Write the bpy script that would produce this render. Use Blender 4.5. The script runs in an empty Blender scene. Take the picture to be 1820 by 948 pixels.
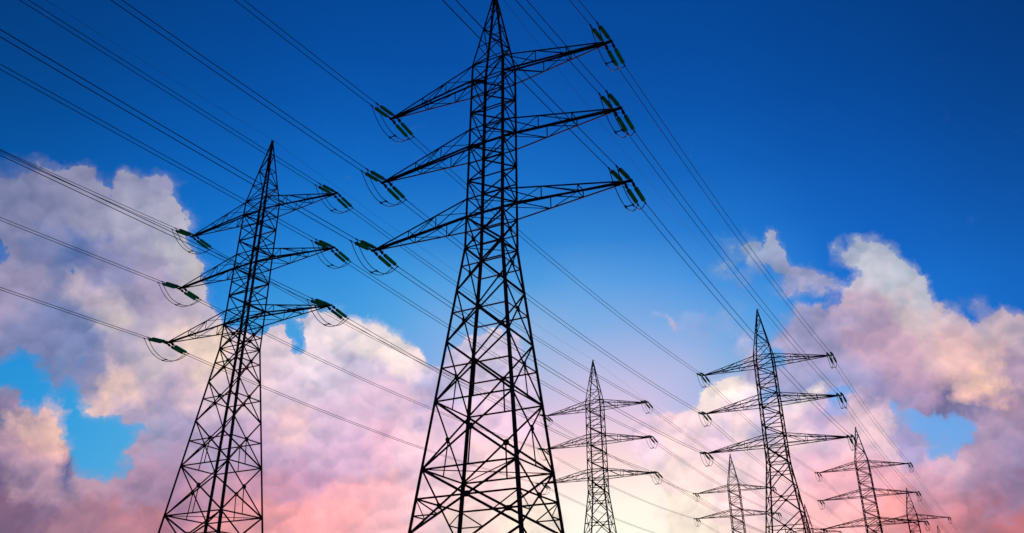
import bpy, bmesh, math, random
import numpy as np
from mathutils import Vector, Matrix

random.seed(7)
scene = bpy.context.scene
R = math.radians

# ------------------------------------------------------------------ camera
F_PX, PITCH, ROLL, EYE = 1466.7, 0.45749, 0.00184, 1.6      # focal length in photo pixels (1820 wide)
cam_data = bpy.data.cameras.new('camera')
cam_data.sensor_width = 36.0
cam_data.lens = F_PX / 1820.0 * 36.0
cam_data.clip_start = 0.1
cam_data.clip_end = 20000
camera = bpy.data.objects.new('camera', cam_data)
scene.collection.objects.link(camera)
camera.matrix_world = (Matrix.Translation((0, 0, EYE)) @ Matrix.Rotation(math.pi / 2 + PITCH, 4, 'X')
                       @ Matrix.Rotation(ROLL, 4, 'Z'))
scene.camera = camera

scene.view_settings.view_transform = 'Standard'
scene.view_settings.look = 'None'
scene.view_settings.exposure = 0
scene.view_settings.gamma = 1

# ------------------------------------------------------------------ sun
SUN_EL, SUN_AZ = 4.0, 9.0            # low behind the pylons, a little right of straight ahead
sd = bpy.data.lights.new('sun', 'SUN')
sd.energy = 2.0
sd.angle = R(0.5)
sd.color = (1.0, 0.50, 0.33)
sun = bpy.data.objects.new('sun', sd)
scene.collection.objects.link(sun)
sdir = Vector((math.sin(R(SUN_AZ)) * math.cos(R(SUN_EL)), math.cos(R(SUN_AZ)) * math.cos(R(SUN_EL)), math.sin(R(SUN_EL))))
sun.rotation_euler = sdir.to_track_quat('Z', 'Y').to_euler()

# ------------------------------------------------------------------ sky
# Dusk sky described as a coarse map of colours over azimuth and elevation (degrees), whose coordinates are
# bent by fractal noise so that the clouds get billows and torn edges.
def lin(c):
    c = np.asarray(c, float) / 255.0
    return np.where(c <= 0.04045, c / 12.92, ((c + 0.055) / 1.055) ** 2.4)

#CLOUDS_BEGIN
# x, y, radius, colour (None = open sky)
N = None
CLOUD = [
(20,340,38,(125,135,175)),(70,345,36,(140,146,182)),(120,350,38,(150,155,185)),(150,385,34,(155,160,185)),(60,400,45,(142,147,185)),
(60,480,30,(128,138,186),0.86),(25,520,50,(160,155,185)),(105,440,26,(98,124,192),0.70),(145,425,24,(112,128,192),0.74),(50,447,14,(60,110,190),0.5),
(225,345,24,(165,170,195)),(280,345,26,(160,165,195)),(245,400,40,(170,175,195)),(300,400,28,(175,180,195)),(315,440,32,(185,190,195)),
(335,480,30,(200,197,190)),(240,460,40,(165,165,195)),(190,490,34,(138,142,192)),(155,520,28,(188,178,185)),(190,560,24,(197,182,180)),
(110,560,34,(112,122,186),0.80),(60,590,34,(122,122,182),0.82),(20,590,30,(128,130,185)),(110,640,30,(112,120,180),0.80),(250,520,40,(175,165,190)),
(225,600,40,(165,155,185)),(300,540,38,(195,185,195)),(350,530,26,(200,190,200)),(370,560,20,(205,190,200)),(280,620,40,(205,185,190)),
(340,600,38,(235,205,185)),(375,640,34,(245,215,190)),(178,712,20,(232,192,184)),(220,702,24,(240,198,182)),(150,668,30,(132,130,184),0.86),
(270,720,38,(172,152,188)),(330,690,38,(210,178,190)),(300,775,40,(165,145,190)),
(12,690,12,(150,165,195)),(28,706,9,(165,180,205)),(12,745,26,(85,90,150)),(75,735,20,(236,186,178)),(95,758,22,(250,194,172)),
(85,792,24,(242,182,170)),(45,725,12,(150,118,160)),(30,800,32,(170,125,160)),(125,820,18,(92,86,150)),(70,840,30,(195,145,165)),
(12,850,26,(112,80,125)),(35,915,38,(120,75,110)),(90,885,28,(128,90,130)),(150,848,20,(190,145,165)),(190,868,28,(185,135,160)),
(130,925,38,(165,105,130)),(220,925,38,(180,105,130)),(262,800,20,(182,142,170)),(245,865,30,(175,125,160)),(305,840,36,(170,125,165)),
(330,905,36,(180,110,145)),(275,945,36,(185,100,125)),
(400,690,40,(218,188,200)),(400,790,45,(182,150,190)),(400,870,40,(195,135,165)),(430,945,40,(235,135,150)),(430,620,26,(225,200,205)),
(480,625,26,(225,200,208)),(484,590,14,(215,200,212)),
(545,565,14,(225,210,220)),(560,590,20,(235,215,220)),(600,600,32,(240,220,222)),(650,605,28,(240,220,218)),(690,615,22,(242,222,215)),
(712,645,20,(240,215,215)),(660,655,28,(203,188,216)),(600,670,36,(222,203,220)),(560,650,26,(230,210,220)),(530,700,32,(215,190,210)),
(480,690,32,(225,195,205)),(520,750,28,(236,200,200)),(500,795,30,(200,165,200)),(580,750,36,(218,188,215)),(640,730,36,(220,190,215)),
(700,725,32,(226,196,215)),(745,685,22,(188,178,220)),(765,725,22,(185,170,215)),(730,785,30,(242,207,215)),(680,800,36,(230,180,205)),
(600,810,38,(220,175,210)),(540,850,38,(215,150,190)),(490,870,34,(205,140,170)),(600,880,40,(245,165,180)),(680,880,38,(250,178,190)),
(520,935,38,(250,152,162)),(600,945,40,(255,162,170)),(700,945,40,(255,182,190)),(765,900,38,(250,205,208)),(755,830,32,(245,202,215)),
(830,625,24,(208,192,222)),(862,612,20,(216,201,222)),(800,690,28,(195,180,222)),(850,680,32,(225,200,222)),(905,650,26,(210,192,226)),
(930,690,24,(212,188,224)),(860,760,38,(235,200,220)),(800,770,30,(230,195,220)),(925,760,34,(238,203,226)),(860,850,45,(255,215,212)),
(945,850,45,(255,226,212)),(850,935,45,(255,225,205)),(960,935,50,(255,240,210)),
(1170,755,22,(243,198,220)),(1200,765,26,(247,205,214)),(1140,790,22,(248,205,225)),(1225,785,26,(250,210,212)),(1200,835,32,(255,220,210)),
(1255,850,36,(255,215,210)),(1230,915,38,(255,228,205)),
(1275,705,18,(252,228,216)),(1310,698,20,(252,228,216)),(1262,732,16,(250,222,216)),(1338,690,14,(246,224,222)),(1310,740,22,(236,206,220)),
(1270,775,24,(240,196,220)),(1325,790,26,(250,214,212)),
(1428,714,14,(255,238,220)),(1452,724,9,(252,226,216)),(1425,748,15,(248,210,216)),(1385,735,22,(200,182,222)),(1400,785,24,(250,210,212)),
(1360,810,28,(250,206,214)),(1465,765,22,(208,168,214)),(1340,860,34,(255,207,210)),(1440,830,28,(245,180,205)),(1400,885,34,(255,192,200)),
(1500,800,24,(245,190,205)),(1530,728,20,(236,188,206)),(1548,765,24,(242,198,205)),(1545,810,24,(235,178,200)),(1605,790,24,(172,144,205)),
(1635,785,16,(164,140,205)),(1490,865,34,(250,162,182)),(1565,865,32,(245,155,180)),(1565,935,38,(250,138,150)),(1480,940,38,(255,165,175)),
(1360,940,40,(255,208,200)),(1620,850,22,(214,148,178)),(1640,900,32,(208,118,145)),(1650,945,34,(215,100,120)),(1700,855,30,(188,128,165)),
(1685,825,18,(208,158,182)),(1740,825,26,(175,130,165)),(1715,915,38,(172,88,115)),(1790,940,38,(188,82,104)),(1790,860,34,(150,100,145)),
(1790,790,32,(148,118,168)),(1757,768,18,(188,146,180)),(1775,742,16,(174,134,174)),(1735,795,18,(182,138,172)),
(1515,447,20,(172,177,202)),(1550,440,22,(182,187,207)),(1592,458,22,(187,192,207)),(1570,500,32,(190,190,205)),(1628,490,16,(182,184,202)),
(1642,522,18,(192,188,202)),(1540,545,26,(182,167,195)),(1610,550,32,(205,195,200)),(1680,562,22,(202,192,200)),(1660,600,32,(208,187,195)),
(1500,590,28,(165,145,190)),(1465,600,26,(160,145,195)),(1430,570,22,(150,145,200)),(1425,620,28,(165,150,200)),(1545,610,28,(187,157,190)),
(1600,625,30,(197,165,190)),(1722,600,20,(192,172,190)),(1765,580,20,(202,187,192)),(1800,580,22,(185,176,192)),(1700,640,26,(227,192,186)),
(1742,640,24,(215,186,186)),(1752,668,20,(252,212,182)),(1785,620,22,(195,180,190)),(1728,688,16,(238,194,182)),(1805,655,22,(165,145,180)),
(1808,705,22,(150,125,170)),(1772,698,12,(226,182,180)),(1765,722,12,(152,128,170)),(1640,670,30,(186,150,190)),(1580,680,30,(165,140,190)),
(1500,660,30,(155,140,195),0.80),(1540,700,26,(148,140,202),0.80),(1625,708,24,(165,140,195)),(1688,700,24,(112,104,170)),(1725,715,16,(118,114,175)),
(1455,685,22,(150,150,210),0.80),(1400,660,22,(160,152,206),0.80),(1315,610,16,(200,176,212),0.60),(1345,650,18,(185,170,216)),
(1372,432,14,(155,162,200),0.8),(1392,455,15,(152,162,202),0.85),(1420,480,15,(160,160,202),0.85),(1352,465,15,(135,152,204),0.66),(1402,512,15,(145,150,202),0.75),
(1445,500,17,(155,154,198),0.85),(1475,515,14,(145,146,194),0.72),
# thin wisps
(1285,480,14,(120,150,208),0.5),(1300,445,14,(115,148,205),0.5),(1325,500,12,(135,158,208),0.55),(1335,440,12,(145,162,205),0.6),
(1228,565,14,(170,172,216),0.44),(1282,578,15,(175,168,212),0.42),(1255,592,12,(160,165,214),0.38),(1310,540,12,(150,160,212),0.42),
(1745,548,15,(150,155,195),0.55),(1700,540,10,(110,130,190),0.45),(20,310,20,(120,130,170),0.5),(185,330,10,(130,140,180),0.4),
(330,395,16,(170,175,190),0.55),(300,325,14,(140,150,185),0.5),(250,318,14,(140,150,185),0.5),
(95,650,14,(120,130,185),0.55),(120,690,12,(110,130,190),0.5),(255,765,14,(150,150,190),0.55),(1600,740,14,(140,145,205),0.6),(1720,735,14,(140,130,185),0.6),(1670,765,12,(120,150,205),0.35),
# open sky
(185,340,15,N),(180,310,20,N),(20,285,25,N),(90,290,24,N),(250,300,20,N),(330,370,22,N),(365,430,24,N),(390,500,20,N),(405,560,14,N),(320,300,30,N),
(45,640,22,N),(20,660,14,N),(75,680,16,N),(65,705,10,N),(120,715,15,N),(135,750,18,N),(165,775,22,N),(205,785,22,N),(245,775,14,N),(170,820,18,N),(215,825,16,N),
(50,690,8,N),(430,560,20,N),(450,560,20,N),(500,540,24,N),(520,590,14,N),(520,620,12,N),(550,636,5,N),(600,520,34,N),(640,550,18,N),(700,565,24,N),(745,600,22,N),(765,645,16,N),
(800,600,18,N),(760,560,30,N),(840,560,26,N),(900,580,22,N),(960,620,24,N),(980,690,22,N),(1000,760,26,N),(1040,700,30,N),(1100,720,26,N),(1050,780,30,N),(1100,790,20,N),
(1020,860,30,N),(1090,860,34,N),(1050,940,40,N),(1150,940,40,N),(1140,860,26,N),
(1150,700,26,N),(1200,700,24,N),(1225,660,26,N),(1240,705,12,N),(1280,650,24,N),(1360,700,9,N),(1370,640,14,N),(1280,600,18,N),(1340,570,20,N),(1385,560,16,N),
(1440,440,18,N),(1480,460,16,N),(1447,545,9,N),(1490,420,22,N),(1410,540,12,N),(1560,400,24,N),(1620,430,24,N),(1660,470,18,N),(1690,515,22,N),(1730,510,24,N),(1790,525,26,N),(1720,560,9,N),
(1650,745,20,N),(1700,750,22,N),(1690,785,12,N),(1620,735,13,N),(1725,755,11,N),(1660,790,8,N),(1585,725,8,N),(1500,700,13,N),(1480,720,10,N),(1340,520,16,N),(1300,530,20,N),(1340,400,20,N),(1400,400,20,N),
]
# open-sky colours
SKY = [
(0,0,150,(0,52,112)),(300,0,150,(0,56,125)),(600,0,150,(0,60,133)),(910,0,150,(0,62,138)),(1250,0,150,(0,62,138)),(1550,0,150,(0,56,125)),(1820,0,150,(0,48,108)),
(0,120,120,(0,68,140)),(300,120,120,(0,75,155)),(600,120,120,(0,82,172)),(910,120,120,(0,82,172)),(1250,120,120,(0,78,165)),(1550,120,120,(0,70,152)),(1820,120,120,(0,58,132)),
(0,240,100,(0,88,165)),(300,240,100,(0,98,190)),(600,240,100,(4,105,205)),(910,240,100,(8,105,205)),(1250,240,100,(4,95,192)),(1550,240,100,(0,85,180)),(1820,240,100,(0,72,155)),
(0,350,90,(0,95,180)),(300,340,90,(10,112,208)),(600,340,90,(22,122,215)),(910,340,90,(28,124,214)),(1250,340,90,(18,112,208)),(1550,340,90,(10,98,195)),(1820,340,90,(8,85,170)),
(100,450,80,(30,115,205)),(400,440,80,(35,132,215)),(640,450,80,(52,145,216)),(910,450,80,(62,150,218)),(1150,450,80,(58,142,218)),(1350,450,70,(40,126,214)),(1550,440,80,(14,102,200)),(1820,450,80,(12,96,188)),
(500,560,60,(62,150,214)),(700,550,60,(84,162,220)),(850,560,60,(115,170,224)),(1050,550,60,(120,170,224)),(1200,540,60,(110,165,224)),(1350,560,60,(80,155,222)),(1700,530,70,(22,110,200)),
(40,640,60,(35,140,208)),(60,700,50,(45,150,214)),(170,780,60,(60,158,215)),(220,830,50,(85,165,215)),(530,600,40,(75,158,218)),(760,620,40,(140,172,224)),(960,620,60,(155,175,226)),(1150,620,60,(160,172,228)),(1300,620,50,(140,168,226)),
(1000,690,50,(200,183,228)),(1120,690,50,(200,182,230)),(1230,680,40,(185,178,230)),(1500,710,40,(125,165,226)),(1640,735,50,(110,165,226)),(1720,770,50,(112,160,220)),
(1000,760,40,(230,188,226)),(1100,770,50,(246,196,226)),(1000,830,45,(253,203,212)),(1100,840,45,(255,215,212)),(1000,900,45,(255,236,210)),(1080,930,60,(255,244,208)),(1180,930,60,(255,240,205)),(1300,900,50,(255,220,205)),
(1500,900,60,(255,165,175)),(400,900,60,(220,140,160)),(700,900,60,(255,185,190)),
]
#CLOUDS_END
CLW = np.array([[c[0], c[1], c[2]] for c in CLOUD], float)
CLA = np.array([0.0 if c[3] is None else (c[4] if len(c) > 4 else 1.0) for c in CLOUD])
CLC = np.array([(0, 0, 0) if c[3] is None else c[3] for c in CLOUD], float)
def calm(c):                                   # dusty rather than neon: pull towards the mean, hold the blue back
    c = np.asarray(c, float); m = c.mean()
    c = c + (m - c) * 0.05
    c[1] += 0.4 * max(0.0, (c[0] + c[2]) / 2 - c[1] - 20)
    c[2] -= 0.22 * max(0.0, c[2] - (c[0] + c[1]) / 2)
    return c
for i_ in range(len(CLC)):
    if CLW[i_, 0] > 1500 and 535 < CLW[i_, 1] < 725 and CLA[i_] > 0: CLC[i_] += (5, -9, -13)
    if 480 < CLW[i_, 0] < 1000 and CLW[i_, 1] > 700 and CLA[i_] > 0: CLC[i_] += (2, -11, -5)
    if CLW[i_, 0] < 400 and CLW[i_, 1] < 560 and CLA[i_] > 0: CLC[i_] += (-9, -16, -5)
CLC = np.array([c if a == 0 else calm(c) for c, a in zip(CLC, CLA)])
SKW = np.array([[c[0], c[1], c[2]] for c in SKY], float)
SKC = np.array([c[3] for c in SKY], float)
for i_, c_ in enumerate(SKY):
    if c_[1] > 600 and 950 < c_[0] < 1350: SKC[i_] += (0, 5, -10) if c_[1] < 880 else (0, 3, 17)
    if c_[1] < 300: SKC[i_] -= (0, 5, 7)
SKC = np.clip(SKC, 0, 255)

def to_plane(az, el):
    """direction (degrees) -> position on the chart the lists above are written in"""
    a, e = R(az), R(el)
    X, Y, Z = math.sin(a) * math.cos(e), math.cos(a) * math.cos(e), math.sin(e)
    d = Y * math.cos(PITCH) + Z * math.sin(PITCH)
    u = -Y * math.sin(PITCH) + Z * math.cos(PITCH)
    return 910 + X / d * F_PX, 474 - u / d * F_PX

def cloud_at(az, el):
    x, y = to_plane(az, el)
    q = ((CLW[:, 0] - x) ** 2 + (CLW[:, 1] - y) ** 2) / CLW[:, 2] ** 2
    q0 = q.min()
    w = np.exp(-1.25 * (q - q0))
        # colour is carried on past the rim by the nearest cloud points only
    qc = np.where(CLA > 0, q, 1e9); wc = np.exp(-2.8 * (qc - qc.min()))
    col = (wc[:, None] * CLC).sum(0) / wc.sum()
    bg = math.exp(-1.15 * max(0.0, 3.2 - q0)) if y < 560 else 0.0       # far from every point: open sky
    a = (w * CLA).sum() / (w.sum() + (bg if q0 > 0.9 else bg * 0.3))
    if y < 560: a *= float(np.clip((4.2 - qc.min()) / 2.4, 0, 1))
    if y < 250: a = 0.0
    return lin(col), a

def sky_at(az, el):
    x, y = to_plane(az, el)
    q = ((SKW[:, 0] - x) ** 2 + (SKW[:, 1] - y) ** 2) / SKW[:, 2] ** 2
    w = np.exp(-(0.32 + 0.6 * float(np.clip((y - 450) / 170, 0, 1))) * (q - q.min()))
    return lin((w[:, None] * SKC).sum(0) / w.sum())

world = bpy.data.worlds.new('World')
scene.world = world
world.use_nodes = True
nt = world.node_tree
for n_ in list(nt.nodes): nt.nodes.remove(n_)

def nd(t, **kw):
    n = nt.nodes.new(t)
    for k, v in kw.items(): setattr(n, k, v)
    return n
def plug(sock, v):
    if isinstance(v, bpy.types.NodeSocket): nt.links.new(v, sock)
    else: sock.default_value = v
def mth(op, a, b=None, c=None, clamp=False):
    n = nd('ShaderNodeMath', operation=op, use_clamp=clamp)
    plug(n.inputs[0], a)
    if b is not None: plug(n.inputs[1], b)
    if c is not None: plug(n.inputs[2], c)
    return n.outputs[0]
def vmt(op, a, b=None, s=None):
    n = nd('ShaderNodeVectorMath', operation=op)
    plug(n.inputs[0], a)
    if b is not None: plug(n.inputs[1], b)
    if s is not None: plug(n.inputs['Scale'], s)
    return n.outputs[0]
def cmix(f, a, b, blend='MIX'):
    n = nd('ShaderNodeMix', data_type='RGBA', blend_type=blend)
    plug(n.inputs[0], f); plug(n.inputs[6], a); plug(n.inputs[7], b)
    return n.outputs[2]
def fmix(f, a, b):
    n = nd('ShaderNodeMix', data_type='FLOAT')
    plug(n.inputs[0], f); plug(n.inputs[2], a); plug(n.inputs[3], b)
    return n.outputs[0]
def noise(vec, scale, detail=6, rough=0.55, dist=0.0):
    n = nd('ShaderNodeTexNoise', noise_dimensions='3D')
    plug(n.inputs['Vector'], vec); n.inputs['Scale'].default_value = scale
    n.inputs['Detail'].default_value = detail; n.inputs['Roughness'].default_value = rough
    n.inputs['Distortion'].default_value = dist
    return n
def mrange(v, a, b, c=0.0, d=1.0, smooth=False):
    n = nd('ShaderNodeMapRange', interpolation_type='SMOOTHSTEP' if smooth else 'LINEAR', clamp=True)
    plug(n.inputs[0], v); n.inputs[1].default_value = a; n.inputs[2].default_value = b
    n.inputs[3].default_value = c; n.inputs[4].default_value = d
    return n.outputs[0]

tc = nd('ShaderNodeTexCoord')
dirn = vmt('NORMALIZE', tc.outputs['Generated'])
sp = nd('ShaderNodeSeparateXYZ'); nt.links.new(dirn, sp.inputs[0])
az = mth('MULTIPLY', mth('ARCTAN2', sp.outputs[0], sp.outputs[1]), 180 / math.pi)
el = mth('MULTIPLY', mth('ARCSINE', sp.outputs[2]), 180 / math.pi)

# bend the chart: slow swirls, billows and fine tearing
n1 = noise(dirn, 9.0, 3, 0.5).outputs['Color']
n2 = noise(dirn, 30.0, 6, 0.62).outputs['Color']
def spl(v):
    s = nd('ShaderNodeSeparateXYZ'); nt.links.new(v, s.inputs[0]); return s.outputs
n1s = noise(dirn, 12.0, 2, 0.5).outputs['Fac']
s1, s2 = spl(vmt('SUBTRACT', n1, (0.5, 0.5, 0.5))), spl(vmt('SUBTRACT', n2, (0.5, 0.5, 0.5)))
W1, W2 = 2.6, 2.6
azw = mth('ADD', az, mth('ADD', mth('MULTIPLY', s1[0], W1), mth('MULTIPLY', s2[0], W2)))
elw = mth('ADD', el, mth('ADD', mth('MULTIPLY', s1[1], W1), mth('MULTIPLY', s2[1], W2)))

AZW = 37.5
def bake(tree, stops):
    n = tree.nodes.new('ShaderNodeValToRGB'); cr = n.color_ramp
    for p_, _ in stops[1:-1]: cr.elements.new(p_)
    for e_, (p_, c_) in zip(cr.elements, stops): e_.position = p_; e_.color = c_
    return n
def new_chart(name, table, a0, a1, segs, packed):
    """node group: (azimuth, elevation) -> colour.  table(az, row) gives the stop colour; rows = elevations"""
    fn, rows, nst = table
    g = bpy.data.node_groups.new(name, 'ShaderNodeTree')
    g.interface.new_socket('az', in_out='INPUT', socket_type='NodeSocketFloat')
    g.interface.new_socket('el', in_out='INPUT', socket_type='NodeSocketFloat')
    g.interface.new_socket('value', in_out='OUTPUT', socket_type='NodeSocketFloat' if packed else 'NodeSocketColor')
    wseg = (a1 - a0) / segs
    groups = [rows[i:i + 3] for i in range(0, len(rows), 3)] if packed else [[r] for r in rows]
    baked = []
    for gr in groups:                       # every ramp first, the wiring afterwards
        o = []
        for k in range(segs):
            st = []
            for i in range(nst):
                t = i / (nst - 1); a_ = a0 + wseg * (k + t)
                v = [fn(a_, e) for e in gr]
                c = ((list(v) + [0.0, 0.0])[:3]) if packed else v[0]
                st.append((t, (float(c[0]), float(c[1]), float(c[2]), 1.0)))
            o.append(bake(g, st))
        baked.append(o)
    gi = g.nodes.new('NodeGroupInput'); go = g.nodes.new('NodeGroupOutput')
    global nt
    keep, nt = nt, g
    azs, els = gi.outputs[0], gi.outputs[1]
    fs = [mth('MULTIPLY', mth('SUBTRACT', azs, a0 + wseg * k), 1 / wseg) for k in range(segs)]
    sel = [mth('GREATER_THAN', azs, a0 + wseg * k) for k in range(segs)]
    vec = None
    if packed:
        cx = nd('ShaderNodeCombineXYZ')
        for q in range(3): nt.links.new(els, cx.inputs[q])
        vec = cx.outputs[0]
    acc = None
    for gidx, (gr, o) in enumerate(zip(groups, baked)):
        c = None
        for k, n in enumerate(o):
            # the tiny term makes each row wait for the one before, which keeps the shader's working memory small
            nt.links.new(fs[k] if acc is None else mth('MULTIPLY_ADD', acc, 1e-8, fs[k]), n.inputs[0])
            c = n.outputs[0] if c is None else cmix(sel[k], c, n.outputs[0])
        if packed:
            dv = rows[1] - rows[0]; rr = (list(gr) + [999.0, 999.0])[:3]
            h = vmt('SUBTRACT', vec, tuple(rr)); h = vmt('ABSOLUTE', h); h = vmt('SCALE', h, s=-1 / dv)
            h = vmt('ADD', h, (1, 1, 1)); h = vmt('MAXIMUM', h, (0, 0, 0))
            d_ = nd('ShaderNodeVectorMath', operation='DOT_PRODUCT')
            nt.links.new(h, d_.inputs[0]); nt.links.new(c, d_.inputs[1])
            acc = d_.outputs['Value'] if acc is None else mth('ADD', acc, d_.outputs['Value'])
        else:
            acc = c if acc is None else cmix(mrange(els, rows[gidx - 1], rows[gidx]), acc, c)
    nt.links.new(acc, go.inputs[0])
    nt = keep
    return g
def use_chart(g, a, e):
    n = nt.nodes.new('ShaderNodeGroup'); n.node_tree = g
    nt.links.new(a, n.inputs[0]); nt.links.new(e, n.inputs[1])
    return n.outputs[0]
g_sky = new_chart('open sky', (sky_at, [4, 7, 10, 13, 16, 19, 22, 25, 28, 32, 36, 40, 45, 52], 24), -AZW - 3, AZW + 3, 1, False)
sk_col = use_chart(g_sky, az, el)

# torn rims and relief inside the clouds
fine = noise(vmt('ADD', dirn, vmt('SCALE', n2, s=0.02)), 42.0, 6, 0.66).outputs['Fac']
def relief(sc, off, det, ro):
    a_ = noise(dirn, sc, det, ro).outputs['Fac']
    b_ = noise(vmt('ADD', dirn, off), sc, det, ro).outputs['Fac']
    return mth('SUBTRACT', a_, b_)
def puffs(sc, off):
    o = []
    bent = vmt('ADD', dirn, vmt('SCALE', n2, s=0.03))
    for v_ in (bent, vmt('ADD', bent, off)):
        t_ = nd('ShaderNodeTexVoronoi', feature='F1'); nt.links.new(v_, t_.inputs['Vector'])
        t_.inputs['Scale'].default_value = sc
        o.append(t_.outputs['Distance'])
    return mth('SUBTRACT', o[1], o[0])
rl = mth('ADD', mth('MULTIPLY', relief(14.0, (0.004, 0.0, 0.014), 4, 0.5), 1.0), mth('MULTIPLY', puffs(19.0, (-0.003, 0.0, 0.010)), 0.5))
rl = mth('ADD', rl, mth('MULTIPLY', puffs(44.0, (-0.001, 0.0, 0.005)), 0.45))
gain = mth('ADD', 1.0, rl)
warmth = mth('MULTIPLY', rl, 0.6)
cc = nd('ShaderNodeCombineXYZ')
plug(cc.inputs[0], mth('ADD', gain, mth('MULTIPLY', warmth, 0.35)))
plug(cc.inputs[1], gain)
plug(cc.inputs[2], mth('SUBTRACT', gain, mth('MULTIPLY', warmth, 0.35)))
fine0 = mth('SUBTRACT', fine, 0.5)
torn = mth('MULTIPLY', fine0, mrange(n1s, 0.38, 0.62, 0.75, 1.25))
firm = mrange(elw, 12.0, 24.0, 0.0, 1.0)
iwid = mth('DIVIDE', 1.0, fmix(firm, mrange(n1s, 0.35, 0.62, 0.30, 0.50), mrange(n1s, 0.42, 0.58, 0.12, 0.50)))    # some rims firm, some torn

# the colours bend a little more than the outline, so lit and shaded billows interlock
n3 = noise(vmt('ADD', dirn, (3.1, 1.7, 0.4)), 20.0, 5, 0.58).outputs['Color']
s3 = spl(vmt('SUBTRACT', n3, (0.5, 0.5, 0.5)))
azc = mth('ADD', azw, mth('MULTIPLY', s3[0], 4.2)); elc = mth('ADD', elw, mth('MULTIPLY', s3[1], 4.2))

def leaf(a0, a1, e0, e1, tag_):
    """one quarter of the cloud chart, composed over the open sky"""
    cr = [4.5 + 1.12 * i for i in range(28)]; cr = [e for e in cr if e0 - 2.3 < e < e1 + 2.3]
    dr = [3.4 + 0.56 * i for i in range(60)]; dr = [e for e in dr if e0 - 1.8 < e < e1 + 1.8]
    gc = new_chart('cloud colours ' + tag_, (lambda a, e: cloud_at(a, e)[0], cr, 32), a0, a1, 1, False)
    gd = new_chart('cloud density ' + tag_, (lambda a, e: cloud_at(a, e)[1], dr, 32), a0, a1, 2, True)
    cl_col, cl_a = use_chart(gc, azc, elc), use_chart(gd, azw, elw)
    alpha = mth('MULTIPLY', mth('SUBTRACT', mth('ADD', cl_a, torn), 0.36), iwid, clamp=True)
    alpha = mth('MULTIPLY', mth('MULTIPLY', alpha, alpha), mth('SUBTRACT', 3.0, mth('MULTIPLY', alpha, 2.0)))
    veil = mth('MULTIPLY', mrange(mth('ADD', cl_a, mth('MULTIPLY', fine0, 0.5)), 0.05, 0.75, smooth=True), 0.5)
    b_ = nd('ShaderNodeBackground')
    nt.links.new(cmix(mth('MAXIMUM', alpha, veil), sk_col, vmt('MULTIPLY', cl_col, cc.outputs[0])), b_.inputs['Color'])
    return b_.outputs[0]
def either(f, a, b):
    m = nd('ShaderNodeMixShader'); nt.links.new(f, m.inputs[0]); nt.links.new(a, m.inputs[1]); nt.links.new(b, m.inputs[2])
    return m.outputs[0]
SPLIT = 19.0
right, upper = mth('GREATER_THAN', azw, 0.0), mth('GREATER_THAN', elw, SPLIT)
low = either(right, leaf(-AZW, 0.0, 3.4, SPLIT, 'a'), leaf(0.0, AZW, 3.4, SPLIT, 'b'))
high = either(right, leaf(-AZW, 0.0, SPLIT, 36.4, 'c'), leaf(0.0, AZW, SPLIT, 36.4, 'd'))
bgc = nd('ShaderNodeBackground'); nt.links.new(sk_col, bgc.inputs['Color'])
clouds = either(mth('GREATER_THAN', elw, 35.8), either(upper, low, high), bgc.outputs[0])

nish = nd('ShaderNodeTexSky', sky_type='NISHITA', sun_disc=False)
nish.sun_elevation = R(SUN_EL); nish.sun_rotation = R(SUN_AZ)
nish.air_density = 1.0; nish.dust_density = 0.4; nish.ozone_density = 3.0
bg0 = nd('ShaderNodeBackground'); bg0.inputs['Strength'].default_value = 0.05
nt.links.new(vmt('MULTIPLY', nish.outputs[0], (0.1, 0.25, 0.4)), bg0.inputs['Color'])
addw = nd('ShaderNodeAddShader')
nt.links.new(bg0.outputs[0], addw.inputs[0]); nt.links.new(clouds, addw.inputs[1])
out = nd('ShaderNodeOutputWorld')
nt.links.new(addw.outputs[0], out.inputs['Surface'])

# ------------------------------------------------------------------ materials
def material(name, base, rough=0.6, metal=0.0, spot=None, scale=6.0, bump=0.0):
    m = bpy.data.materials.new(name); m.use_nodes = True
    t = m.node_tree; b = t.nodes['Principled BSDF']
    b.inputs['Roughness'].default_value = rough; b.inputs['Metallic'].default_value = metal
    if spot:
        tx = t.nodes.new('ShaderNodeTexCoord'); nz = t.nodes.new('ShaderNodeTexNoise')
        nz.inputs['Scale'].default_value = scale; nz.inputs['Detail'].default_value = 6
        t.links.new(tx.outputs['Object'], nz.inputs['Vector'])
        cr = t.nodes.new('ShaderNodeValToRGB')
        cr.color_ramp.elements[0].position = 0.42; cr.color_ramp.elements[1].position = 0.66
        cr.color_ramp.elements[0].color = (*base, 1); cr.color_ramp.elements[1].color = (*spot, 1)
        t.links.new(nz.outputs['Fac'], cr.inputs[0]); t.links.new(cr.outputs[0], b.inputs['Base Color'])
        if bump:
            bp = t.nodes.new('ShaderNodeBump'); bp.inputs['Strength'].default_value = bump
            t.links.new(nz.outputs['Fac'], bp.inputs['Height']); t.links.new(bp.outputs[0], b.inputs['Normal'])
    else:
        b.inputs['Base Color'].default_value = (*base, 1)
    return m
M_STEEL = material('painted_steel', (0.013, 0.012, 0.016), 0.8, 0.0, (0.026, 0.018, 0.016), 2.5)
M_STEEL.node_tree.nodes['Principled BSDF'].inputs['Specular IOR Level'].default_value = 0.12
M_RED = material('red_lit_steel', (0.60, 0.09, 0.05), 0.6, 0.0, (0.45, 0.07, 0.04), 3.0)  # dark steel with the low red sunlight painted into its base colour
M_GLASS = material('green_glass', (0.010, 0.135, 0.055), 0.7, 0.0, (0.014, 0.10, 0.045), 8.0)
_t = M_GLASS.node_tree; _p = _t.nodes['Principled BSDF']; _o = _t.nodes['Material Output']
_p.inputs['Base Color'].default_value = (0.026, 0.38, 0.16, 1)
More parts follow.
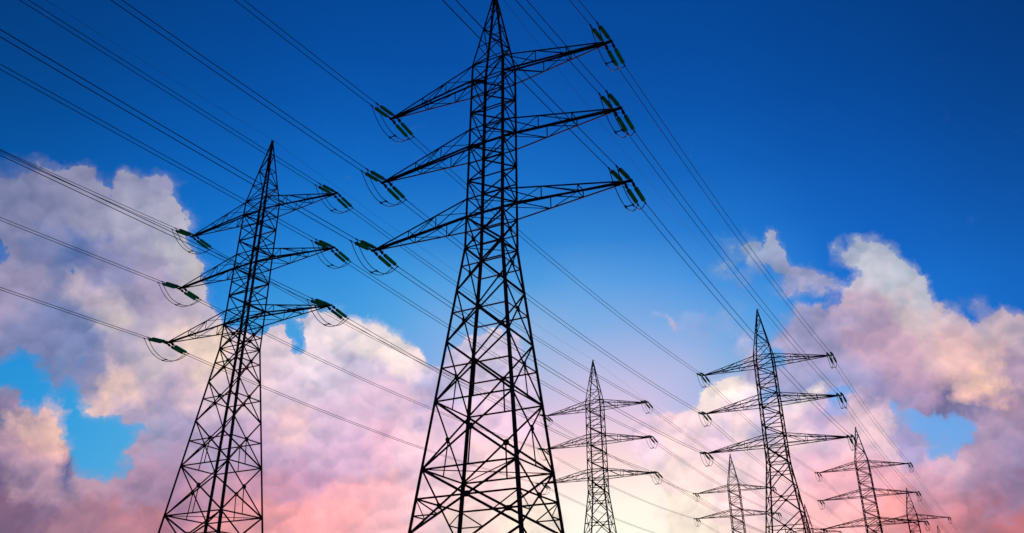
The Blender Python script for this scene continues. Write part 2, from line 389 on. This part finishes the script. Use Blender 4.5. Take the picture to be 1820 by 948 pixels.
for _l in list(_p.inputs['Base Color'].links): _t.links.remove(_l)
_tr = _t.nodes.new('ShaderNodeBsdfTranslucent'); _tr.inputs['Color'].default_value = (0.04, 0.72, 0.32, 1)
_mx = _t.nodes.new('ShaderNodeMixShader'); _mx.inputs[0].default_value = 0.5
_t.links.new(_p.outputs[0], _mx.inputs[1]); _t.links.new(_tr.outputs[0], _mx.inputs[2]); _t.links.new(_mx.outputs[0], _o.inputs['Surface'])
M_CAP = material('insulator_cap', (0.10, 0.16, 0.05), 0.85, 0.0, (0.08, 0.12, 0.04), 8.0)
M_CABLE = material('weathered_cable', (0.022, 0.012, 0.014), 0.6, 0.0, (0.030, 0.015, 0.014), 0.8)
M_JUMP = material('jumper_cable', (0.035, 0.012, 0.012), 0.75, 0.0, (0.06, 0.016, 0.014), 1.2)
M_CONC = material('concrete', (0.33, 0.31, 0.28), 0.9, 0.0, (0.25, 0.24, 0.21), 5.0, 0.3)
M_GRASS = material('meadow', (0.045, 0.070, 0.022), 0.95, 0.0, (0.075, 0.082, 0.034), 0.25, 0.4)

# ------------------------------------------------------------------ placement (metres; x right, y ahead)
TOWERS = {('A', 0): (-1.43, 50.909, 0.0, -28.68), ('A', 1): (37.927, 117.474, 0.438, -28.776), ('A', 2): (76.887, 181.5, -0.622, -29.959),
          ('A', 3): (116.851, 248.005, -0.79, -30.246), ('A', 4): (156.315, 313.612, -1.174, -30.246),
          ('B', 0): (-25.677, 73.372, 0.946, -27.542), ('B', 1): (14.673, 141.583, 0.755, -26.394), ('B', 2): (55.137, 207.876, -0.369, -24.534),
          ('B', 3): (95.588, 275.742, -0.589, -30.246)}
OFFSTAGE = {('A', -1): (-40.973, -14.506, 0.0, -30.246), ('B', -1): (-66.201, 6.333, 0.0, -30.246)}

def ground_z(x, y):
    s = w = 0.0
    for (tx, ty, tz, _) in list(TOWERS.values()) + list(OFFSTAGE.values()) + [(0, 0, 0, 0)]:
        k = 1.0 / (((x - tx) ** 2 + (y - ty) ** 2) + 40.0) ** 2
        s += k * tz; w += k
    return s / w

# ------------------------------------------------------------------ mesh helpers
def link(name, bm, mat, parent=None, loc=None):
    me = bpy.data.meshes.new(name); bm.to_mesh(me); bm.free()
    me.materials.append(mat)
    o = bpy.data.objects.new(name, me); scene.collection.objects.link(o)
    if parent: o.parent = parent
    if loc is not None: o.location = loc
    return o
def empty(name, loc=(0, 0, 0), rz=0.0, parent=None):
    o = bpy.data.objects.new(name, None); scene.collection.objects.link(o)
    o.location = loc; o.rotation_euler = (0, 0, rz); o.empty_display_size = 0.5
    if parent: o.parent = parent
    return o
def tag(o, label=None, cat=None, group=None, kind=None):
    if label: o['label'] = label
    if cat: o['category'] = cat
    if group: o['group'] = group
    if kind: o['kind'] = kind
    return o

def angle_bar(bm, p, q, s=0.1, t=0.012, out=None):
    """rolled steel angle from p to q, heel pointing towards `out`"""
    p, q = Vector(p), Vector(q)
    d = (q - p)
    if d.length < 1e-4: return
    d.normalize()
    o = Vector(out) if out is not None else Vector((0, 0, 1))
    o = o - d * o.dot(d)
    if o.length < 1e-3:
        o = Vector((1, 0, 0)) if abs(d.x) < 0.9 else Vector((0, 1, 0)); o = o - d * o.dot(d)
    o.normalize(); b = d.cross(o)
    u = (-o + b).normalized(); v = (-o - b).normalized()
    h = o * (s * 0.35)
    prof = [h, h + u * s, h + u * s + v * t, h + u * t + v * t, h + v * s + u * t, h + v * s]
    A = [bm.verts.new(p + c) for c in prof]; B = [bm.verts.new(q + c) for c in prof]
    for i in range(6):
        j = (i + 1) % 6
        bm.faces.new((A[i], A[j], B[j], B[i]))
    bm.faces.new((A[3], A[2], A[1], A[0])); bm.faces.new((A[5], A[4], A[3], A[0]))
    bm.faces.new((B[0], B[1], B[2], B[3])); bm.faces.new((B[0], B[3], B[4], B[5]))
def plate(bm, c, ux, uy, r, t=0.014, sides=6):
    c, ux, uy = Vector(c), Vector(ux).normalized(), Vector(uy)
    uy = (uy - ux * uy.dot(ux)).normalized(); n = ux.cross(uy)
    P = []
    for k in range(sides):
        a = 2 * math.pi * (k + 0.5) / sides
        P.append(c + ux * (r * math.cos(a)) + uy * (r * 1.05 * math.sin(a)))
    A = [bm.verts.new(v + n * t) for v in P]; B = [bm.verts.new(v - n * t) for v in P]
    bm.faces.new(A); bm.faces.new(B[::-1])
    for i in range(sides):
        j = (i + 1) % sides; bm.faces.new((A[j], A[i], B[i], B[j]))
def tube(bm, pts, r, n=6):
    rings = []
    pts = [Vector(p) for p in pts]
    for i, p in enumerate(pts):
        d = (pts[min(i + 1, len(pts) - 1)] - pts[max(i - 1, 0)]).normalized()
        a = d.cross(Vector((0, 0, 1)))
        if a.length < 1e-3: a = Vector((1, 0, 0))
        a.normalize(); b = d.cross(a)
        rings.append([bm.verts.new(p + a * (r * math.cos(2 * math.pi * k / n)) + b * (r * math.sin(2 * math.pi * k / n))) for k in range(n)])
    for i in range(len(rings) - 1):
        for k in range(n):
            j = (k + 1) % n
            bm.faces.new((rings[i][k], rings[i][j], rings[i + 1][j], rings[i + 1][k]))
    bm.faces.new(rings[0][::-1]); bm.faces.new(rings[-1])
def lathe(bm, p, d, prof, n=10):
    """prof: list of (distance along d, radius)"""
    p, d = Vector(p), Vector(d).normalized()
    a = d.cross(Vector((0, 0, 1))).normalized(); b = d.cross(a)
    rings = [[bm.verts.new(p + d * x + (a * math.cos(2 * math.pi * k / n) + b * math.sin(2 * math.pi * k / n)) * max(r, 1e-4)) for k in range(n)] for x, r in prof]
    for i in range(len(rings) - 1):
        for k in range(n):
            j = (k + 1) % n
            bm.faces.new((rings[i][k], rings[i][j], rings[i + 1][j], rings[i + 1][k]))
    bm.faces.new(rings[0][::-1]); bm.faces.new(rings[-1])
def boxbar(bm, p, q, w, h):
    p, q = Vector(p), Vector(q); d = (q - p).normalized()
    a = d.cross(Vector((0, 0, 1)))
    if a.length < 1e-3: a = Vector((1, 0, 0))
    a.normalize(); b = a.cross(d)
    A = [bm.verts.new(p + a * (w / 2 * x) + b * (h / 2 * y)) for x, y in ((-1, -1), (1, -1), (1, 1), (-1, 1))]
    B = [bm.verts.new(q + a * (w / 2 * x) + b * (h / 2 * y)) for x, y in ((-1, -1), (1, -1), (1, 1), (-1, 1))]
    for i in range(4):
        j = (i + 1) % 4; bm.faces.new((A[i], A[j], B[j], B[i]))
    bm.faces.new(A[::-1]); bm.faces.new(B)

# ------------------------------------------------------------------ ground
def build_ground():
    bm = bmesh.new()
    xs = [-6000, -2500, -1000, -400] + [-200 + 12.5 * i for i in range(41)] + [400, 900, 2500, 6000]
    ys = [-6000, -2500, -900, -300, -120] + [-60 + 12.5 * i for i in range(34)] + [450, 800, 2000, 6000]
    g = [[bm.verts.new((x, y, ground_z(x, y) if (abs(x) < 399 and -200 < y < 449) else -0.3)) for x in xs] for y in ys]
    for j in range(len(ys) - 1):
        for i in range(len(xs) - 1):
            bm.faces.new((g[j][i], g[j][i + 1], g[j + 1][i + 1], g[j + 1][i]))
    for f in bm.faces: f.smooth = True
    o = link('ground', bm, M_GRASS); tag(o, 'grassy meadow under the pylons', None, None, 'structure')
build_ground()

# ------------------------------------------------------------------ the pylon
TOP, SH, WA = 51.6, 43.96, 27.98            # apex, shoulder, waist above ground
W_SH, W_WA, W_REF, Z_REF, RL = 1.357, 1.494, 3.2985, 12.66, 0.7286
ARMS = [(9.494, SH - 1.46), (9.864, SH - 7.52), (10.229, SH - 13.49)]       # half length, level of the tip / bottom chord
P_TOP = [SH, SH - 6.02, SH - 12.02]
def hw(z):
    if z >= SH: return 0.05 + (W_SH - 0.05) * (TOP - z) / (TOP - SH)
    if z >= WA: return W_SH + (W_WA - W_SH) * (SH - z) / (SH - WA)
    return W_WA + (WA - z) * (W_REF - W_WA) / (WA - Z_REF)
CORN = [(1, 1), (1, -1), (-1, -1), (-1, 1)]
def cn(c, z):
    w = hw(z); return Vector((c[0] * w, c[1] * w * RL, z))
LV_PEAK = [SH, SH + 1.95, SH + 3.85, SH + 5.95]
LV_BODY = [SH - 1.505 * k for k in range(10)]
LV_X = [LV_BODY[-1], WA, 24.72, 21.0, 16.93, 12.66, 8.9, 4.6, 0.25]
# which of the four faces: pairs of corners
FACES = [(CORN[0], CORN[1]), (CORN[1], CORN[2]), (CORN[2], CORN[3]), (CORN[3], CORN[0])]

def build_pylon():
    root = empty('pylon')
    for c in CORN:
        bm = bmesh.new()
        out = Vector((c[0], c[1], 0))
        angle_bar(bm, cn(c, 0.1), cn(c, 12.66), 0.21, 0.024, out)
        angle_bar(bm, cn(c, 12.66), cn(c, WA), 0.19, 0.020, out)
        angle_bar(bm, cn(c, WA), cn(c, SH), 0.18, 0.018, out)
        angle_bar(bm, cn(c, SH), cn(c, TOP - 0.1), 0.14, 0.015, out)
        for z in (24.72, 12.66, 8.9, WA):       # splice plates
            p = cn(c, z); plate(bm, p, (0, 0, 1), (c[0], -c[1], 0), 0.15, 0.03, 4)
        leg = link('leg', bm, M_STEEL, root)
        bm = bmesh.new(); f0 = cn(c, 0)
        lathe(bm, (f0.x, f0.y, -0.9), (0, 0.0001, 1), [(0, 0.55), (0.85, 0.5), (1.15, 0.42), (1.2, 0.38)], 12)
        link('footing', bm, M_CONC, root)
    # cap of the peak with the earth wire bracket
    bm = bmesh.new()
    boxbar(bm, (0, 0, TOP - 0.35), (0, 0, TOP + 0.12), 0.16, 0.16)
    boxbar(bm, (0, -0.22, TOP - 0.05), (0, 0.22, TOP - 0.05), 0.06, 0.06)
    boxbar(bm, (-0.10, 0, TOP - 0.02), (0.34, 0, TOP - 0.02), 0.05, 0.05)
    link('peak_cap', bm, M_STEEL, root)
    mids = []
    for fi, (a, b) in enumerate(FACES):
        out = Vector(((a[0] + b[0]) / 2, (a[1] + b[1]) / 2, 0))
        bm = bmesh.new()
        D = lambda p, q, s=0.085: angle_bar(bm, p, q, s, 0.010, out)
        # zigzag fans: one diagonal pair of legs meets at the odd levels, the other at the even ones
        def fans(levels, s, phase):
            for k in range(len(levels) - 1):
                z0, z1 = levels[k], levels[k + 1]
                odd = (k + phase) % 2
                first = (a if (a in (CORN[0], CORN[2])) else b); second = b if first is a else a
                if first == CORN[2]: ok = odd == 0
                else: ok = odd == 1
                # CORN[2] is the near-left leg's opposite; it fans at odd levels, CORN[0] at even levels
                if ok: D(cn(second, z0), cn(first, z1), s)
                else: D(cn(first, z0), cn(second, z1), s)
        fans(LV_BODY, 0.10, 0)
        fans(LV_PEAK, 0.08, 1)
        for z in LV_BODY + LV_PEAK[1:]: D(cn(a, z), cn(b, z), 0.09 if z <= SH else 0.07)
        D(cn(a, LV_PEAK[-1] - 0.02), cn(b, TOP - 0.5), 0.05)
        # crossed panels below the lowest arm
        for k in range(len(LV_X) - 1):
            z0, z1 = LV_X[k], LV_X[k + 1]
            s = 0.105 if z0 > 13 else 0.112
            D(cn(a, z0), cn(b, z1), s); D(cn(b, z0), cn(a, z1), s)
        for z in (WA, 16.93, 12.66, 4.6): D(cn(a, z), cn(b, z), 0.085)
        fc = link('face_bracing', bm, M_STEEL, root)
        centres = []
        for k in range(len(LV_X) - 1):
            z0, z1 = LV_X[k], LV_X[k + 1]
            w0, w1 = hw(z0), hw(z1); t = w0 / (w0 + w1)
            za = z0 + (z1 - z0) * t
            m = (cn(a, za) + cn(b, za)) / 2
            centres.append((k, m, za))
            g = bmesh.new()
            plate(g, m + out.normalized() * 0.03, (0, 0, 1), Vector((b[0] - a[0], b[1] - a[1], 0)), 0.23 if z0 > 13 else 0.25, 0.02, 4 if k % 2 else 6)
            link('gusset_plate', g, M_STEEL, fc)
        mids.append(centres)
        # hangers from the crossings to the horizontals below, each bolted piece its own sub-part
        for k, m, za in centres:
            if k in (3, 4, 6):
                zb = LV_X[k + 1]
                A_, B_ = cn(a, zb), cn(b, zb)
                g = bmesh.new(); angle_bar(g, m, (A_ + B_) / 2, 0.08, 0.009, out)
                link('redundant_brace', g, M_STEEL, fc)
            if k in (5, 7):
                a1, b1 = cn(a, za), cn(b, za); zb = LV_X[k + 1]
                for e_, o_ in ((a, b), (b, a)):
                    mid = (cn(e_, zb) + m) / 2; g = bmesh.new()
                    angle_bar(g, cn(e_, za), mid, 0.06, 0.008, out)
                    angle_bar(g, cn(e_, (za + zb) / 2), mid, 0.06, 0.008, out)
                    link('redundant_brace', g, M_STEEL, fc)
    # thin rings at the crossings (the upper ones coloured red to stand for the low sunlight) and plan braces
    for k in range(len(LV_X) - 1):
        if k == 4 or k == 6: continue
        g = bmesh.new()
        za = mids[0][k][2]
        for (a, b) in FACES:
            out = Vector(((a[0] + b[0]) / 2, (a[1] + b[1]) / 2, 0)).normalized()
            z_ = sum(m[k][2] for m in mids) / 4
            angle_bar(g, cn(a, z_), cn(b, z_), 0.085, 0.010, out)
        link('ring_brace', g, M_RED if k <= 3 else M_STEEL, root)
    for z in (12.66, 4.6, WA) + tuple(x for q in zip(P_TOP, [a_[1] for a_ in ARMS]) for x in q):
        g = bmesh.new(); w_ = 0.07 if z < 20 else 0.06
        angle_bar(g, cn(CORN[0], z), cn(CORN[2], z), w_, 0.008); angle_bar(g, cn(CORN[1], z) + Vector((0, 0, .012)), cn(CORN[3], z) + Vector((0, 0, .012)), w_, 0.008)
        link('plan_brace', g, M_STEEL, root)
    # arms
    for (L, zb), zt in zip(ARMS, P_TOP):
        for s in (-1, 1):
            arm(root, s, L, zb, zt)
    return root

DROOP = 0.145
JX, JZ, PAIR = 2.55, 0.36, 0.26           # clamp position along the line and below the arm tip; half spacing of a pair
def arm(root, s, L, zb, zt):
    bm = bmesh.new()
    xt = s * (L - 0.30)
    T = {}
    for c in (-1, 1):
        rt, rb = cn((s, c), zt), cn((s, c), zb)
        tt = Vector((xt, c * 0.13, zb + 0.05)); tb = Vector((xt, c * 0.13, zb - 0.02))
        T[c] = (rt, rb, tt, tb)
        outv = Vector((0, c, 0))
        angle_bar(bm, rt, tt, 0.11, 0.011, outv + Vector((0, 0, .6))); angle_bar(bm, rb, tb, 0.11, 0.011, outv - Vector((0, 0, .6)))
    P = lambda c, top, t: T[c][0 if top else 1].lerp(T[c][2 if top else 3], t)
    for c in (-1, 1):
        o = Vector((0, c, 0))
        for t in (1 / 3, 0.64): angle_bar(bm, P(c, 1, t), P(c, 0, t), 0.06, 0.008, o)
        angle_bar(bm, P(c, 0, 0.64), P(c, 1, 1 / 3), 0.06, 0.008, o)
        angle_bar(bm, P(c, 0, 1 / 3), P(c, 1, 0.0), 0.06, 0.008, o)
    up = Vector((0, 0, 1))
    for top in (1, 0):
        angle_bar(bm, P(-1, top, 0.64), P(1, top, 0.64), 0.06, 0.008, up)
        if top:
            angle_bar(bm, P(1, top, 0.64), P(-1, top, 1 / 3), 0.055, 0.008, up)
            angle_bar(bm, P(-1, top, 1 / 3), P(1, top, 0.0), 0.055, 0.008, up)
        else:
            angle_bar(bm, P(-1, top, 0.64), P(1, top, 1 / 3), 0.055, 0.008, up)
            angle_bar(bm, P(1, top, 1 / 3), P(-1, top, 0.0), 0.055, 0.008, up)
    A = link('crossarm', bm, M_STEEL, root)
    # yoke at the tip
    g = bmesh.new()
    boxbar(g, (s * (L - 0.95), 0, zb), (s * (L + 0.36), 0, zb), 0.20, 0.12)
    for off in (-PAIR, PAIR):
        x = s * L + off
        boxbar(g, (x, -0.42, zb - 0.02), (x, 0.42, zb - 0.02), 0.09, 0.10)
        boxbar(g, (x, 0.34, zb - 0.01), (x, 0.60, zb - 0.12), 0.15, 0.16)
        boxbar(g, (x, -0.34, zb - 0.01), (x, -0.48, zb - 0.08), 0.13, 0.13)
        tube(g, [(x - s * 0.55, 0.02, zb - 0.03), (x - s * 0.25, 0.35, zb - 0.10), (x, 0.58, zb - 0.12)], 0.014, 5)
    link('arm_tip_yoke', g, M_RED if False else M_STEEL, A)
    jc = []
    for off in (-PAIR, PAIR):
        x = s * L + off
        for dy in (-1, 1):
            # insulator string: from the yoke to the cable clamp
            st = Vector((x, dy * (0.62 if dy > 0 else 0.42), zb - (0.11 if dy > 0 else 0.07)))
            en = Vector((x, dy * JX, zb - JZ)); d = (en - st).normalized(); ln = (en - st).length
            g = bmesh.new()
            gs, n_ = 0.22 if dy > 0 else 0.16, 13
            ge = gs + 1.42; step = 1.42 / n_
            prof = [(gs - 0.02, 0.055)]
            for k in range(n_):
                z_ = gs + k * step
                prof += [(z_ + 0.002, 0.125), (z_ + step * 0.30, 0.148), (z_ + step * 0.65, 0.145), (z_ + step * 0.78, 0.12)]
            prof += [(ge + 0.01, 0.055)]
            lathe(g, st, d, prof, 12)
            ins = link('insulator_string', g, M_GLASS, root)
            for q_, pr_ in ((gs - 0.07, [(0, 0.045), (0.02, 0.105), (0.055, 0.115), (0.075, 0.06)]), (ge - 0.01, [(0, 0.06), (0.02, 0.115), (0.055, 0.105), (0.085, 0.045)])):
                g = bmesh.new(); lathe(g, st + d * q_, d, pr_, 10)
                link('end_cap', g, M_CAP, ins)
            g = bmesh.new(); tube(g, [st, st + d * (gs - 0.03)], 0.028, 6)
            link('link_rod', g, M_STEEL, ins)
            g = bmesh.new()
            tube(g, [st + d * (ge + 0.04), en], 0.032, 6)
            lathe(g, en - d * 0.10, d, [(0, 0.035), (0.03, 0.06), (0.20, 0.055), (0.24, 0.03)], 8)
            link('cable_clamp', g, M_STEEL, ins)
        # jumper hanging under the arm from clamp to clamp
        pts = []
        for i in range(25):
            t = i / 24; y = -JX + 2 * JX * t
            k = 1 - abs(2 * t - 1) ** 2.3
            pts.append((x, y * 0.985, zb - JZ - 0.04 - 1.42 * k))
        g = bmesh.new(); tube(g, pts, 0.030, 6)
        jc.append(link('jumper_cable', g, M_JUMP, root))
    g = bmesh.new()
    x0, x1 = s * L - PAIR, s * L + PAIR
    zz = zb - JZ - 0.04 - 1.42
    boxbar(g, (x0, 0.05, zz), (x1, 0.05, zz), 0.05, 0.06)
    for x in (x0, x1): boxbar(g, (x, -0.08, zz), (x, 0.20, zz), 0.09, 0.09)
    link('jumper_spacer', g, M_STEEL, jc[0])

LABELS = {('A', 0): 'tallest nearest dark steel lattice pylon, its peak cut by the top edge',
          ('A', 1): 'mid-sized lattice pylon at centre right, lowest right arm meeting the tip of a smaller pylon',
          ('A', 2): 'smaller lattice pylon whose tip meets the lowest right arm of the mid-sized one',
          ('A', 3): 'small far lattice pylon showing only its peak and top arm at lower right',
          ('A', 4): 'furthest pylon, just a tiny peak at the bottom edge, far lower right',
          ('B', 0): 'big lattice pylon in front of the grey cloud, left of the tallest one',
          ('B', 1): 'slim lattice pylon against the pale glow, just right of the tallest pylon',
          ('B', 2): 'small lattice pylon tucked under the left arms of the mid-sized right-hand pylon',
          ('B', 3): 'tiny peak of a far pylon showing behind the foot of the mid-distance right-hand pylon'}
proto = build_pylon()
KIDS = {}
for ob in scene.collection.objects:
    if ob.parent: KIDS.setdefault(ob.parent.name, []).append(ob)
SMALL = ('gusset_plate', 'redundant_brace', 'end_cap', 'cable_clamp', 'link_rod', 'plan_brace')
def copy_tree(o, parent=None, tiny=False):
    c = o.copy(); scene.collection.objects.link(c)
    if parent: c.parent = parent
    for ch in KIDS.get(o.name, ()):
        if tiny and ch.name.split('.')[0] in SMALL: continue          # far copies show none of these
        copy_tree(ch, c, tiny)
    return c
roots = {}
for i, (key, (x, y, z, yaw)) in enumerate(TOWERS.items()):
    o = proto if i == 0 else copy_tree(proto, None, key in (('A', 3), ('A', 4), ('B', 3)))
    o.location = (x, y, z); o.rotation_euler = (0, 0, R(yaw))
    tag(o, LABELS[key], 'pylon', 'lattice pylons of the two power lines')
    roots[key] = (x, y, z, yaw)
for key, v in OFFSTAGE.items(): roots[key] = v

# ------------------------------------------------------------------ cables
def wpt(key, p):
    x, y, z, yaw = roots[key]
    c, s = math.cos(R(yaw)), math.sin(R(yaw))
    return Vector((x + p[0] * c - p[1] * s, y + p[0] * s + p[1] * c, z + p[2]))
WHERE = {('A', 0): 'tallest pylon', ('A', 1): 'mid-distance right-hand pylon', ('A', 2): 'third right-row pylon',
         ('A', 3): 'fourth right-row pylon', ('A', 4): 'furthest tiny pylon',
         ('B', 0): 'big left pylon', ('B', 1): 'slim pylon at the glow', ('B', 2): 'small third left-row pylon', ('B', 3): 'tiny left-row peak'}
def cable_pts(p, q, sag, n=44):
    r = []
    for i in range(n + 1):
        t = i / n; v = p.lerp(q, t); v.z -= 4 * sag * t * (1 - t); r.append(v)
    return r
SAG = {('A', -1, -1, 0): 0.7, ('A', -1, -1, 1): 0.5, ('A', -1, -1, 2): 0.4, ('A', -1, 1, 0): 1.6, ('A', -1, 1, 1): 1.35, ('A', -1, 1, 2): 1.1,
       ('B', -1, -1, 0): 0.7, ('B', -1, -1, 1): 0.4, ('B', -1, -1, 2): 0.2, ('B', -1, 1, 0): 0.12, ('B', -1, 1, 1): 0.08, ('B', -1, 1, 2): 0.06}
for row, n_tw in (('A', 5), ('B', 4)):
    for k in range(-1, n_tw - 1):
        k0, k1 = (row, k), (row, k + 1)
        for i, (L, zb) in enumerate(ARMS):
            for s in (-1, 1):
                mid = (wpt(k0, (s * L, JX, zb)) + wpt(k1, (s * L, -JX, zb))) / 2
                root = empty('power_cable_pair', mid)
                lvl = ('top', 'middle', 'bottom')[i]; side = 'left' if s < 0 else 'right'
                if k < 0: lab = 'twin cables from overhead to %s %s arm of %s' % (lvl, side, WHERE[k1])
                else: lab = '%s %s twin cables, %s to %s' % (lvl, side, WHERE[k0], WHERE[k1])
                tag(root, lab, 'power cable', 'twin power cables strung between the pylons')
                for off in (-PAIR, PAIR):
                    a = wpt(k0, (s * L + off, JX, zb - JZ)); b = wpt(k1, (s * L + off, -JX, zb - JZ))
                    g = bmesh.new()
                    sag = SAG.get((row, k, s, i), 1.05)
                    tube(g, [v - mid for v in cable_pts(a, b, sag)], 0.025, 6)
                    link('cable', g, M_CABLE, root)
        a, b = wpt(k0, (0.32, 0, TOP - 0.05)), wpt(k1, (0.32, 0, TOP - 0.05)); mid = (a + b) / 2
        g = bmesh.new(); tube(g, [v - mid for v in cable_pts(a, b, 0.9)], 0.011, 5)
        e = link('earth_wire', g, M_CABLE, None, mid)
        lab = ('thin single wire from overhead to the peak of %s' % WHERE[k1]) if k < 0 else 'thin wire from peak of %s to %s' % (WHERE[k0], WHERE[k1])
        tag(e, lab, 'earth wire', 'thin earth wires along the pylon peaks')
